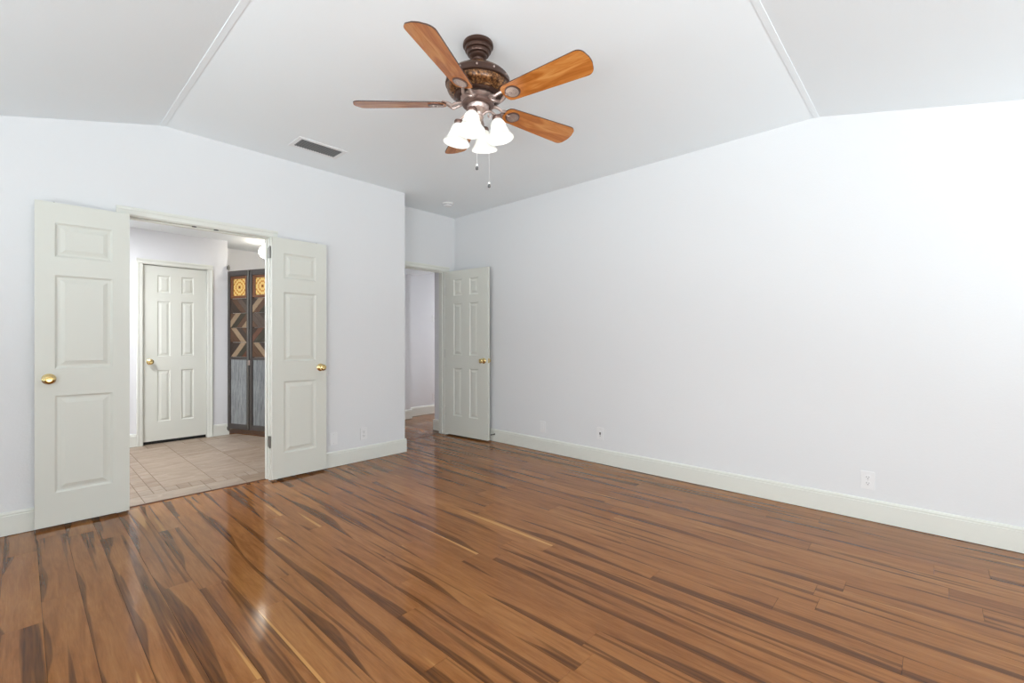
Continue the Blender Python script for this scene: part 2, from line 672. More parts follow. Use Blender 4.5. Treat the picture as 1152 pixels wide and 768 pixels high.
# recess wall with the far corner door opening
D3 = (2.905, 3.628, 2.045)
bm = bmesh.new()
wallx(bm, XREC - 0.12, XREC, YC, D3[0] - JT, 0)
wallx(bm, XREC - 0.12, XREC, D3[0] - JT, D3[1] + JT, D3[2] + JT)
wallx(bm, XREC - 0.12, XREC, D3[1] + JT, YR, 0)
struct('wall_recess', bm, M_WALL, 'short white wall around the far corner doorway', 'wall')
bm = bmesh.new()
wally(bm, YR, YR + 0.12, XREC - 0.12, XR, 0, YR)
struct('wall_right', bm, M_WALL, 'long blank white wall on the right', 'wall')


def window_wall(name, axis, wins, label):
    bm = bmesh.new()
    lo, hi = (YB, YR) if axis == 'x' else (XL, XR)
    zt = cz(XR, 2) if axis == 'x' else cz(0 if False else -2, YB)
    zt = min(cz(XR, 2.0), cz(-2.0, YB)) + 0.03
    cur = lo

    def seg(a, b, z0, z1):
        if b - a < 1e-4:
            return
        if axis == 'x':
            box(bm, XR, XR + 0.14, a, b, z0, z1)
        else:
            box(bm, a, b, YB - 0.14, YB, z0, z1)
    for a, b, z0, z1 in wins:
        seg(cur, a, 0, zt)
        seg(a, b, 0, z0)
        seg(a, b, z1, zt)
        cur = b
    seg(cur, hi, 0, zt)
    struct(name, bm, M_WALL, label, 'wall')


wx = sorted([q[1:5] for q in WINDOWS if q[0] == 'x'])
wy = sorted([q[1:5] for q in WINDOWS if q[0] == 'y'])
window_wall('wall_front', 'x', wx, 'white window wall to the right of the camera')
window_wall('wall_back', 'y', wy, 'white window wall behind the camera')
for i, (wl, a0, a1, z0, z1, pw) in enumerate(WINDOWS):
    fr = bmesh.new()
    pn = bmesh.new()

    def bx(b_, a, b, d0, d1, za, zb):
        if wl == 'x':
            box(b_, XR + d0, XR + d1, a, b, za, zb)
        else:
            box(b_, a, b, YB - d1, YB - d0, za, zb)
    f = 0.045
    bx(fr, a0, a0 + f, 0.03, 0.09, z0, z1)
    bx(fr, a1 - f, a1, 0.03, 0.09, z0, z1)
    bx(fr, a0 + f, a1 - f, 0.03, 0.09, z0, z0 + f)
    bx(fr, a0 + f, a1 - f, 0.03, 0.09, z1 - f, z1)
    bx(fr, a0 + f, a1 - f, 0.04, 0.08, (z0 + z1) / 2 - 0.02, (z0 + z1) / 2 + 0.02)
    bx(fr, (a0 + a1) / 2 - 0.02, (a0 + a1) / 2 + 0.02, 0.04, 0.08, z0 + f, z1 - f)
    bx(pn, a0 + f, a1 - f, 0.058, 0.062, z0 + f, z1 - f)
    o = link_obj('window_%d' % (i + 1), fr, M_TRIM)
    tag(o, 'white framed window behind the camera', 'window', kind='structure')
    link_obj('pane', pn, M_PANE, o)

# hall behind the double doors
HX, HYC = -6.50, 1.765
HZ = 2.43
HD = (0.935, 1.545, 2.04)           # closed door in the hall
bm = bmesh.new()
box(bm, HX - 0.12, HX, -0.6, HD[0] - JT, 0, HZ)
box(bm, HX - 0.12, HX, HD[0] - JT, HD[1] + JT, HD[2] + JT, HZ)
box(bm, HX - 0.12, HX, HD[1] + JT, HYC, 0, HZ)
box(bm, -7.02, HX - 0.12, HYC - 0.12, HYC, 0, HZ)
box(bm, HX - 0.16, HX - 0.12, 0.8, 1.7, 0, HZ)
struct('wall_hall', bm, M_HALLWALL, 'white hall wall holding the closed door', 'wall')
bm = bmesh.new()
box(bm, -7.14, -7.02, HYC - 0.12, 2.78, 0, HZ)
struct('wall_hall_far', bm, M_HALLWALL, 'pale wall beyond the rustic folding doors', 'wall')
bm = bmesh.new()
box(bm, -7.02, XREC - 0.12, 2.65, 2.78, 0, HZ)
box(bm, XREC - 0.12, XL - WT, 2.60, YC - 0.12, 0, HZ)
struct('wall_partition', bm, M_HALLWALL, 'partition wall between the hall and the passage', 'wall')
bm = bmesh.new()
box(bm, HX - 0.12, XL - WT, -0.72, -0.6, 0, HZ)
struct('wall_hall_end', bm, M_HALLWALL, 'white end wall of the hall', 'wall')
bm = bmesh.new()
box(bm, -7.14, XL - WT, -0.72, 2.78, HZ, HZ + 0.08)
struct('ceiling_hall', bm, M_CEIL, 'flat white ceiling of the hall', 'ceiling')

# passage behind the far corner door
bm = bmesh.new()
box(bm, -5.95, -5.80, 2.78, 4.01, 0, 2.5)
box(bm, -6.07, -5.95, 2.78, 6.6, 0, 2.9)
box(bm, -5.95, -4.63, 6.5, 6.6, 0, 2.9)
struct('wall_passage', bm, M_HALLWALL, 'grey-white stepped wall of the passage behind the far door', 'wall')
bm = bmesh.new()
box(bm, -4.84, XREC - 0.12, 3.72, 6.5, 0, 2.9)
struct('wall_passage_side', bm, M_HALLWALL, 'side wall stub of the passage', 'wall')
bm = bmesh.new()
# ceiling that climbs away from the doorway
hexa(bm, [(-5.97, 2.78, 1.94), (-4.63, 2.78, 2.16), (-4.63, 6.6, 2.794), (-5.97, 6.6, 2.653),
          (-5.97, 2.78, 2.9), (-4.63, 2.78, 2.9), (-4.63, 6.6, 2.9), (-5.97, 6.6, 2.9)])
struct('ceiling_passage', bm, M_CEIL, 'sloping ceiling of the passage', 'ceiling')

# ------------------------------------------------------------------ room ceiling (flat field and two slopes meeting on a hip)
def zslab(bm, pts, th=0.10):
    n = len(pts)
    lo = [bm.verts.new((x, y, cz(x, y))) for x, y in pts]
    up = [bm.verts.new((x, y, cz(x, y) + th)) for x, y in pts]
    bm.faces.new(lo)
    bm.faces.new(up[::-1])
    for i in range(n):
        bm.faces.new([lo[i], lo[(i + 1) % n], up[(i + 1) % n], up[i]])


bm = bmesh.new()
zslab(bm, [(XREC - 0.12, KY), (KX, KY), (KX, YR + 0.12), (XREC - 0.12, YR + 0.12)])
hx = KX + SL * (KY - YB) / SR
zslab(bm, [(XL - WT, YB), (hx, YB), (KX, KY), (XL - WT, KY)])
zslab(bm, [(hx, YB), (hx, YR + 0.12), (KX, YR + 0.12), (KX, KY)])
struct('ceiling', bm, M_CEIL, 'white vaulted ceiling, flat in the middle with sloping sides', 'ceiling')
# battens covering the two creases
bm = bmesh.new()
hw, d = 0.016, 0.003
prism(bm, [(KY - hw, cz(-3, KY - hw) + 0.001), (KY - hw, cz(-3, KY - hw) - d), (KY, ZC - d - 0.002), (KY + hw, ZC - d), (KY + hw, ZC + 0.001)], 'x', XL, KX + hw)
struct('trim_3', bm, M_CEIL, 'white batten along the ceiling crease above the double doors', 'batten')
bm = bmesh.new()
prism(bm, [(KX - hw, ZC + 0.001), (KX - hw, ZC - d), (KX, ZC - d - 0.002), (KX + hw, cz(KX + hw, 2) - d), (KX + hw, cz(KX + hw, 2) + 0.001)], 'y', KY + hw, YR)
struct('trim_4', bm, M_CEIL, 'white batten along the ceiling crease above the right wall', 'batten')

# ------------------------------------------------------------------ baseboards
BP = [(0, 0), (0.015, 0), (0.015, 0.116), (0.0115, 0.1185), (0.0125, 0.128), (0.007, 0.138), (0, 0.140)]


def base_x(bm, x, y0, y1, s=1):
    prism(bm, [(x + s * p, q + 0.003) for p, q in BP], 'y', y0, y1)


def base_y(bm, y, x0, x1, s=-1):
    prism(bm, [(y + s * p, q + 0.003) for p, q in BP], 'x', x0, x1)


bm = bmesh.new()
base_x(bm, XL, YB, OP[0] - 0.066)
base_x(bm, XL, OP[1] + 0.066, YC + 0.015)
base_y(bm, YC, XREC, XL, 1)
struct('baseboard_left', bm, M_TRIM, 'white baseboard below the double door wall', 'baseboard')
bm = bmesh.new()
base_y(bm, YR, XREC + 0.0, XR)
base_x(bm, XREC, 3.70, YR - 0.015)
struct('baseboard_right', bm, M_TRIM, 'long white baseboard along the right wall', 'baseboard')
bm = bmesh.new()
base_x(bm, HX, -0.6, HD[0] - 0.062)
base_x(bm, HX, HD[1] + 0.062, HYC + 0.015)
base_y(bm, HYC, -7.02, HX, 1)
struct('baseboard_hall', bm, M_TRIM, 'white baseboard of the hall wall', 'baseboard')
bm = bmesh.new()
base_x(bm, -5.80, 2.78, 4.01 + 0.015)
base_y(bm, 4.01, -5.95, -5.80, 1)
base_x(bm, -5.95, 4.025, 6.5)
base_y(bm, 3.72, -4.855, -4.63)
base_x(bm, -4.84, 3.72, 6.5, -1)
struct('baseboard_passage', bm, M_TRIM, 'white baseboard of the passage', 'baseboard')
bm = bmesh.new()
base_x(bm, XR, YB, YR - 0.015, -1)
struct('baseboard_front', bm, M_TRIM, 'white baseboard below the window to the right of the camera', 'baseboard')
bm = bmesh.new()
base_y(bm, YB, XL + 0.015, XR - 0.015, 1)
struct('baseboard_back', bm, M_TRIM, 'white baseboard behind the camera', 'baseboard')

# ------------------------------------------------------------------ door casings (jamb lining, stop, casing boards)
def casing(name, xf, xb, y0, y1, zt, cw, m, label, back=True, stop_at=None):
    """opening y0..y1 x 0..zt in a wall with front face x=xf and back face x=xb (xb<xf)"""
    bm = bmesh.new()
    # lining
    box(bm, xb, xf, y0 - JT, y0, 0.001, zt + JT)
    box(bm, xb, xf, y1, y1 + JT, 0.001, zt + JT)
    box(bm, xb, xf, y0, y1, zt, zt + JT)
    # stop
    if stop_at:
        a, b = stop_at
        box(bm, a, b, y0, y0 + 0.011, 0.001, zt, 0.0015)
        box(bm, a, b, y1 - 0.011, y1, 0.001, zt, 0.0015)
        box(bm, a, b, y0 + 0.011, y1 - 0.011, zt - 0.011, zt, 0.0015)
    for side, x in ((1, xf), (-1, xb)):
        if side < 0 and not back:
            continue
        rev = 0.005
        i0, i1, it = y0 - rev, y1 + rev, zt + rev
        P = [(0, 0.0), (0, 0.009), (0.006, 0.012), (0.030, 0.013), (0.036, 0.017), (cw - 0.006, 0.018), (cw, 0.015), (cw, 0.0)]
        prism(bm, [(x + side * h, i0 - wv) for wv, h in P], 'z', 0.001, it)
        prism(bm, [(x + side * h, i1 + wv) for wv, h in P], 'z', 0.001, it)
        prism(bm, [(x + side * h, it + wv) for wv, h in P], 'y', i0 - cw, i1 + cw)
    return struct(name, bm, m, label, 'door frame')


tr5 = casing('trim_5', XL, XL - WT, OP[0], OP[1], OP[2], 0.055, M_TRIM,
             'white casing of the wide double doorway', stop_at=(XL - 0.075, XL - 0.045))
tr6 = casing('trim_6', XREC, XREC - 0.12, D3[0], D3[1], D3[2], 0.055, M_TRIM,
             'white casing of the far corner doorway', stop_at=(XREC - 0.08, XREC - 0.045))
tr7 = casing('trim_7', HX, HX - 0.12, HD[0], HD[1], HD[2], 0.055, M_TRIM,
             'white casing around the closed hall door', back=False, stop_at=(HX - 0.08, HX - 0.06))
# catches in the double door header
for yy in (0.90, 1.045):
    b = bmesh.new()
    lathe(b, [(0.016, 0.0), (0.016, -0.004), (0.006, -0.006)], 18, T(XL - 0.022, yy, OP[2]))
    link_obj('catch_plate', b, M_SLOT, tr5)['label'] = 'small dark catch under the door header'


# ------------------------------------------------------------------ panelled doors
def panel_side(bm, W, H, y, s, panels):
    """one face of a panelled door in local (x, z) at depth y, outward direction s along y"""
    xs = sorted({0, W} | {p[0] for p in panels} | {p[1] for p in panels})
    zs = sorted({0, H} | {p[2] for p in panels} | {p[3] for p in panels})
    cov = lambda cx, c_z: any(p[0] < cx < p[1] and p[2] < c_z < p[3] for p in panels)
    for a, b in zip(xs, xs[1:]):
        for c, d_ in zip(zs, zs[1:]):
            if not cov((a + b) / 2, (c + d_) / 2):
                bm.faces.new([bm.verts.new(q) for q in ((a, y, c), (b, y, c), (b, y, d_), (a, y, d_))])
    for x0, x1, z0, z1 in panels:
        w_ = min(x1 - x0, z1 - z0)
        k = min(1.0, w_ / 0.16)
        steps = [(0, 0), (0.005 * k, -0.0045), (0.012 * k, -0.0095), (0.024 * k, -0.0095), (0.027 * k, -0.0085), (0.045 * k, -0.003), (0.047 * k, -0.002)]
        rings = [[bm.verts.new((X, y + s * d_, Z)) for X, Z in ((x0 + i, z0 + i), (x1 - i, z0 + i), (x1 - i, z1 - i), (x0 + i, z1 - i))] for i, d_ in steps]
        for A, B in zip(rings, rings[1:]):
            for q in range(4):
                bm.faces.new([A[q], A[(q + 1) % 4], B[(q + 1) % 4], B[q]])
        bm.faces.new(rings[-1])


def door_bm(W, H, Tk, panels):
    bm = bmesh.new()
    panel_side(bm, W, H, 0, -1, panels)
    panel_side(bm, W, H, Tk, 1, panels)
    for q in (((0, 0, 0), (0, Tk, 0), (0, Tk, H), (0, 0, H)), ((W, 0, 0), (W, Tk, 0), (W, Tk, H), (W, 0, H)),
              ((0, 0, 0), (W, 0, 0), (W, Tk, 0), (0, Tk, 0)), ((0, 0, H), (W, 0, H), (W, Tk, H), (0, Tk, H))):
        bm.faces.new([bm.verts.new(p) for p in q])
    bmesh.ops.remove_doubles(bm, verts=bm.verts[:], dist=1e-5)
    return bm


def knob(parent, x, y, z, s, m=M_BRASS):
    """round brass knob on a door face; s = outward direction along local y"""
    b = bmesh.new()
    rot = Matrix.Rotation(R(90 if s < 0 else -90), 4, 'X')
    prof = [(0.0335, 0.0), (0.0335, 0.003), (0.029, 0.0075), (0.018, 0.010), (0.0125, 0.014), (0.0105, 0.024), (0.0125, 0.031),
            (0.020, 0.036), (0.0265, 0.044), (0.0285, 0.052), (0.0265, 0.060), (0.020, 0.065), (0.015, 0.0665), (0.013, 0.0645), (0.004, 0.064)]
    lathe(b, prof, 32, T(x, y, z) @ rot)
    o = link_obj('door_knob', b, m, parent, smooth=True)
    o['label'] = 'polished brass round door knob'
    return o


def hinge(parent, x, y, z, r=0.0065, m=None):
    b = bmesh.new()
    lathe(b, [(0.001, z - 0.052), (r, z - 0.049), (r, z + 0.049), (0.001, z + 0.052)], 12, T(x, y, 0))
    box(b, x - 0.001, x + 0.001, y, y + 0.022, z - 0.045, z + 0.045)
    o = link_obj('hinge', b, m or M_STEEL, parent, smooth=True)
    if not m:
        o['label'] = 'dark metal hinge'
    return o


def three(W, H, st):
    return [(st, W - st, 0.205, 0.815), (st, W - st, 0.985, 1.575), (st, W - st, 1.69, 1.905)]


# double doors, folded flat against the wall. local x runs from the hinge to the free edge, local y = thickness
LH = 2.030
# right leaf: hinge at y=1.427, free edge at 1.890 ; room face at x=-4.050
def leaf_door(name, hy, sgn, Wd, label):
    # object matrix: local x -> world +-y, local y -> world x
    bm_ = door_bm(Wd, LH, 0.034, three(Wd, LH, 0.094 if Wd > 0.455 else 0.088))
    o = link_obj(name, bm_, M_DOOR)
    if sgn > 0:
        # local (x,y,z) -> world (x0 - y, hy + x, z): rotation by +90 about z
        o.rotation_euler = (0, 0, R(90))
        o.location = (-4.050, hy, 0.018)
        front = -1          # room side is local y=0
        knob(o, Wd - 0.055, 0.0, 0.922, -1)
        knob(o, Wd - 0.055, 0.034, 0.922, 1).scale = (1, 0.35, 1)
        for zz in (0.31, 1.905):
            hinge(o, -0.006, 0.030, zz)
    else:
        # local x -> world -y, local y -> world +x : rotation by -90
        o.rotation_euler = (0, 0, R(-90))
        o.location = (-4.084, hy, 0.018)
        knob(o, Wd - 0.062, 0.034, 0.922, 1)
    b = bmesh.new()
    cxx = Wd - 0.085
    box(b, cxx - 0.012, cxx + 0.012, 0.010, 0.024, LH, LH + 0.0012)
    lathe(b, [(0.006, 0), (0.0058, 0.003), (0.003, 0.0055)], 14, T(cxx, 0.017, LH))
    link_obj('ball_catch', b, M_STEEL, o)
    return tag(o, label, 'door', kind='structure')


d1 = leaf_door('door_1', 0.509, -1, 0.451, 'narrow three-panel white door leaf folded back left of the double doorway')
d2 = leaf_door('door_2', 1.427, 1, 0.463, 'narrow three-panel white door leaf folded back right of the double doorway')
for o in (d1, d2):
    for ch in o.children:
        if ch.name.startswith('door_knob') and ch.scale[1] < 1:
            bpy.data.objects.remove(ch)
# hinge leaves on the right jamb edge
for zz in (0.325, 1.923):
    b = bmesh.new()
    box(b, XL - 0.036, XL + 0.004, OP[1] - 0.0015, OP[1] + 0.0005, zz - 0.045, zz + 0.045)
    lathe(b, [(0.001, zz - 0.05), (0.006, zz - 0.047), (0.006, zz + 0.047), (0.001, zz + 0.05)], 12, T(XL + 0.006, OP[1] - 0.004, 0))
    link_obj('hinge', b, M_STEEL, tr5)['label'] = 'dark metal hinge on the jamb'


def six(W, H):
    st, mu = 0.150 * W / 0.71, 0.125 * W / 0.71
    pw = (W - 2 * st - mu) / 2
    out = []
    for x0 in (st, st + pw + mu):
        for z0, z1 in ((0.235, 0.825), (0.985, 1.62), (1.715, 1.915)):
            out.append((x0, x0 + pw, z0, z1))
    return out


# open door in the far corner
W3 = 0.712
bm = door_bm(W3, 2.022, 0.035, six(W3, 2.022))
d3 = link_obj('door_3', bm, M_DOOR)
tag(d3, 'open white six-panel door in the far corner against the right wall', 'door', kind='structure')
# local x from hinge to free edge; local y=0 face looks into the room (-y side)
d3.location = (XREC + 0.006, D3[1] - 0.002, 0.018)
d3.rotation_euler = (0, 0, R(4.6))
knob(d3, W3 - 0.062, 0, 0.926, -1)
knob(d3, W3 - 0.062, 0.035, 0.926, 1)
b = bmesh.new()
box(b, W3, W3 + 0.0015, 0.006, 0.029, 0.90, 0.955)
link_obj('latch_plate', b, M_BRASS, d3)['label'] = 'brass latch plate on the door edge'
for zz in (0.28, 1.0, 1.78):
    hinge(d3, -0.004, -0.002, zz, 0.005, M_JAMBGREY)

# closed hall door
W4 = HD[1] - HD[0] - 0.006
H4 = HD[2] - 0.006 - 0.035
bm = door_bm(W4, H4, 0.035, [(a, b_, c - 0.02, d_ - 0.02) for a, b_, c, d_ in six(W4, H4)])
d4 = link_obj('door_4', bm, M_DOOR)
tag(d4, 'closed white six-panel door in the hall with a brass knob', 'door', kind='structure')
d4.rotation_euler = (0, 0, R(90))
d4.location = (HX - 0.022, HD[0] + 0.003, 0.035)
knob(d4, 0.060, 0, 0.905, -1)
bm = bmesh.new()
box(bm, HX - 0.12, HX - 0.0575, HD[0], HD[1], -0.0015, 0.034)  # solid black block paints the shade in the gap below the door
struct('door_gap_shade', bm, M_DARK, 'black block painted as the shade under the closed hall door', 'threshold')

# ------------------------------------------------------------------ rustic folding doors
RB = empty('folding_door', (HX + 0.012, HYC + 0.012, 0.0),
           'rustic dark-framed folding doors with amber glass, chevron wood and corrugated metal in the hall', 'folding door', rz=R(20.5))
LWD, LZ0, LZ1 = 0.375, 0.088, 2.045


def clip_poly(poly, x0, x1, z0, z1):
    def clip(pts, inside, inter):
        out = []
        for i in range(len(pts)):
            a, b_ = pts[i - 1], pts[i]
            ia, ib = inside(a), inside(b_)
            if ib:
                if not ia:
                    out.append(inter(a, b_))
                out.append(b_)
            elif ia:
                out.append(inter(a, b_))
        return out

    def ix(v):
        return lambda a, b_: (v, a[1] + (b_[1] - a[1]) * (v - a[0]) / (b_[0] - a[0]))

    def iz(v):
        return lambda a, b_: (a[0] + (b_[0] - a[0]) * (v - a[1]) / (b_[1] - a[1]), v)
    for ins, itr in ((lambda p: p[0] >= x0 - 1e-9, ix(x0)), (lambda p: p[0] <= x1 + 1e-9, ix(x1)),
                     (lambda p: p[1] >= z0 - 1e-9, iz(z0)), (lambda p: p[1] <= z1 + 1e-9, iz(z1))):
        poly = clip(poly, ins, itr)
        if len(poly) < 3:
            return []
    return poly


def rustic_leaf(x0, rows, label):
    L = bpy.data.objects.new('door_leaf', None)
    C.objects.link(L)
    L.parent = RB
    L.location = (x0, 0, 0)
    L.rotation_euler = (0, 0, R(0 if x0 < 0.2 else 3))
    L['label'] = label
    st = 0.042
    t0, t1 = -0.020, 0.020
    b = bmesh.new()
    W = LWD
    box(b, 0, st, t0, t1, LZ0, LZ1, 0.003)
    box(b, W - st, W, t0, t1, LZ0, LZ1, 0.003)
    box(b, st, W - st, t0, t1, LZ0, LZ0 + 0.06, 0.003)
    box(b, st, W - st, t0, t1, LZ1 - 0.065, LZ1, 0.003)
    box(b, st, W - st, t0 + 0.004, t1, 0.945, 0.975, 0.002)
    link_obj('leaf_frame', b, M_FRAMEWOOD, L)
    # round edge rod along the meeting stile
    b = bmesh.new()
    tube(b, [(W - 0.004, t0 - 0.004, LZ0 + 0.01), (W - 0.004, t0 - 0.004, LZ1 - 0.01)], 0.008, 10)
    link_obj('edge_rod', b, M_STEEL, L, smooth=True)
    # amber glass with moulding
    g0, g1, ga, gb = 0.085, W - 0.075, 1.735, 1.945
    b = bmesh.new()
    for q in ((st, g0, ga - 0.03, gb + 0.03), (g1, W - st, ga - 0.03, gb + 0.03), (g0, g1, ga - 0.03, ga), (g0, g1, gb, gb + 0.03)):
        box(b, q[0], q[1], -0.012, 0.012, q[2], q[3], 0.003)
    link_obj('glass_moulding', b, M_AMBWOOD, L)
    b = bmesh.new()
    box(b, g0, g1, -0.004, 0.004, ga, gb)
    o = link_obj('glass_tile', b, M_AMBER, L)
    o['label'] = 'amber patterned glass tile'
    # chevron boards
    b = bmesh.new()
    zt, zb = 1.70, 0.978
    rh = (zt - zb) / 4
    for ri, (slope, cols) in enumerate(rows):
        ra, rb_ = zt - (ri + 1) * rh + 0.002, zt - ri * rh - 0.002
        n = len(cols)
        wid = (W - 2 * st + rh) / n
        for k, ci in enumerate(cols):
            p0 = st - rh + k * wid if slope > 0 else st + k * wid
            q = [(p0 + 0.001, ra), (p0 + wid - 0.001, ra), (p0 + wid - 0.001 + slope * rh, rb_), (p0 + 0.001 + slope * rh, rb_)]
            poly = clip_poly(q, st, W - st, ra, rb_)
            if len(poly) >= 3:
                nf = len(b.faces)
                prism2 = [(px, pz) for px, pz in poly]
                A = [b.verts.new((px, -0.013, pz)) for px, pz in prism2]
                B = [b.verts.new((px, 0.008, pz)) for px, pz in prism2]
                fs = [b.faces.new(A), b.faces.new(B[::-1])]
                for i in range(len(A)):
                    fs.append(b.faces.new([A[i], A[(i + 1) % len(A)], B[(i + 1) % len(A)], B[i]]))
                for f_ in fs:
                    f_.material_index = ci
    link_obj('chevron_boards', b, None, L, mats=RW)['label'] = 'reclaimed wood boards laid in chevrons'
    # corrugated sheet
    b = bmesh.new()
    N = 90
    front, rear = [], []
    for i in range(N + 1):
        u = st + (W - 2 * st) * i / N
        yv = -0.004 + 0.009 * math.cos(i * 2 * PI / 7.5)
        front.append((b.verts.new((u, yv, LZ0 + 0.06)), b.verts.new((u, yv, 0.945))))
        rear.append((b.verts.new((u, yv + 0.002, LZ0 + 0.06)), b.verts.new((u, yv + 0.002, 0.945))))
    for rr in (front, rear):
        for A, B in zip(rr, rr[1:]):
            b.faces.new([A[0], B[0], B[1], A[1]])
    o = link_obj('corrugated_sheet', b, M_GALV, L, smooth=True)
    o['label'] = 'corrugated galvanised metal sheet'
    return L


rustic_leaf(0.004, [(-1, [5, 5, 0, 1, 5]), (1, [0, 2, 4, 0, 2]), (-1, [0, 0, 2, 5, 0]), (1, [5, 5, 2, 4, 3])], 'rustic door leaf nearest the white wall corner')
rustic_leaf(LWD + 0.012, [(1, [5, 2, 0, 4, 0]), (-1, [0, 1, 1, 5, 3]), (1, [5, 3, 4, 4, 0]), (-1, [0, 0, 2, 5, 1])], 'second rustic door leaf partly hidden by the door jamb')
b = bmesh.new()
for zz in (0.085, 2.09):
    box(b, -0.010, 0.020, -0.022, 0.002, zz - 0.02, zz + 0.02, 0.002)
    tube(b, [(0.010, -0.010, zz - 0.035), (0.010, -0.010, zz + 0.035)], 0.008, 10)
link_obj('pivot_bracket', b, M_STEEL, RB, smooth=False)['label'] = 'dark metal pivot brackets on the wall corner'
b = bmesh.new()
box(b, LWD - 0.012, LWD + 0.030, -0.028, -0.021, 1.08 - 0.2, 1.08 - 0.14, 0.002)
link_obj('latch', b, M_COPPER, RB)

# ------------------------------------------------------------------ globe lamp in the hall
gl = empty('globe_ceiling_light', (-6.243, 2.123, HZ), 'lit round globe ceiling light above the rustic folding doors', 'ceiling light')
b = bmesh.new()
lathe(b, [(0.062, 0.0), (0.060, -0.015), (0.035, -0.03), (0.030, -0.05)], 32)
link_obj('lamp_base', b, M_PLASTIC, gl, smooth=True)
b = bmesh.new()
bmesh.ops.create_uvsphere(b, u_segments=32, v_segments=20, radius=0.079, matrix=T(0, 0, -0.125))
link_obj('glass_globe', b, M_GLOBE, gl, smooth=True)

# ------------------------------------------------------------------ ceiling air vent
vt = empty('ceiling_vent', (-3.665, 1.645, ZC), 'white framed air vent with dark louvres in the ceiling left of the fan', 'vent')
b = bmesh.new()
vx, vy, fw = 0.080, 0.165, 0.030
for q in ((-vx - fw, -vx, -vy - fw, vy + fw), (vx, vx + fw, -vy - fw, vy + fw), (-vx, vx, -vy - fw, -vy), (-vx, vx, vy, vy + fw)):
    box(b, q[0], q[1], q[2], q[3], -0.006, 0.0, 0.0015)
link_obj('vent_frame', b, M_PLASTIC, vt)
b = bmesh.new()
n = 17
for i in range(n):
    yy = -vy + (i + 0.5) * 2 * vy / n
    hexa(b, [(-vx, yy - 0.007, -0.001), (vx, yy - 0.007, -0.001), (vx, yy - 0.006, -0.001), (-vx, yy - 0.006, -0.001),
             (-vx, yy + 0.004, -0.0055), (vx, yy + 0.004, -0.0055), (vx, yy + 0.005, -0.0055), (-vx, yy + 0.005, -0.0055)])
link_obj('louvres', b, mat('louvre_grey', (0.16, 0.16, 0.16), 0.5), vt)
b = bmesh.new()
box(b, -vx, vx, -vy, vy, -0.0008, 0.0)  # thin black panel painted as the shade inside the duct
link_obj('duct_shade', b, M_DARK, vt)

# ------------------------------------------------------------------ smoke detector
sd = empty('smoke_detector', (-4.06, 3.31, ZC), 'small round white smoke detector on the ceiling near the far corner', 'smoke detector')
b = bmesh.new()
lathe(b, [(0.064, 0), (0.064, -0.012), (0.060, -0.014)], 36)
link_obj('mounting_plate', b, M_PLASTIC, sd, smooth=True)
b = bmesh.new()
lathe(b, [(0.052, -0.0142), (0.052, -0.024), (0.044, -0.034), (0.02, -0.038)], 36)
link_obj('detector_body', b, M_PLASTIC, sd, smooth=True)
b = bmesh.new()
lathe(b, [(0.0530, -0.018), (0.0530, -0.0215)], 36)
link_obj('sounding_slot', b, M_SLOT, sd)


# ------------------------------------------------------------------ outlets and plates (local: x across, z up, -y out of the wall)
def plate(loc, rz, kind, name, label, cat, group=None):
    o = empty(name, loc, label, cat, group, rz=rz)
    b = bmesh.new()
    box(b, -0.036, 0.036, -0.006, 0.0, -0.0585, 0.0585, 0.0015)
    link_obj('cover_plate', b, M_PLASTIC, o)
    if kind == 'duplex':
        for dz in (-0.0195, 0.0195):
            b = bmesh.new()
            lathe(b, [(0.0165, 0), (0.0165, 0.002), (0.0155, 0.0026)], 24, T(0, -0.006, dz) @ Matrix.Rotation(R(90), 4, 'X'))
            s_ = link_obj('socket', b, M_PLASTIC, o)
            b = bmesh.new()
            box(b, -0.0075, -0.0053, -0.0092, -0.0086, dz - 0.001, dz + 0.008)
            box(b, 0.0053, 0.0075, -0.0092, -0.0086, dz - 0.0005, dz + 0.007)
            lathe(b, [(0.0028, 0.0026), (0.0028, 0.0032)], 12, T(0, -0.006, dz - 0.007) @ Matrix.Rotation(R(90), 4, 'X'))
            link_obj('slots', b, M_SLOT, s_)
    elif kind == 'rocker':
        b = bmesh.new()
        box(b, -0.0165, 0.0165, -0.0085, -0.006, -0.033, 0.033, 0.001)
        link_obj('rocker', b, M_PLASTIC, o)
    elif kind == 'jack':
        b = bmesh.new()
        box(b, -0.008, 0.008, -0.0078, -0.006, -0.010, 0.013, 0.0005)
        link_obj('jack', b, M_SLOT, o)['label'] = 'dark jack opening'
        b = bmesh.new()
        box(b, -0.004, 0.004, -0.0075, -0.006, -0.028, -0.014, 0.0005)
        link_obj('jack_clip', b, mat('clip_grey', (0.35, 0.35, 0.35), 0.5), o)
    elif kind == 'switch':
        b = bmesh.new()
        box(b, -0.005, 0.005, -0.016, -0.006, -0.004, 0.012, 0.001)
        link_obj('toggle', b, M_PLASTIC, o)
    if kind in ('blank', 'duplex', 'jack'):
        for dz in ((0,) if kind == 'duplex' else (-0.042, 0.042)):
            b = bmesh.new()
            lathe(b, [(0.003, 0.0), (0.003, 0.0008)], 10, T(0, -0.006, dz) @ Matrix.Rotation(R(90), 4, 'X'))
            link_obj('screw', b, M_JAMBGREY, o)
    return o


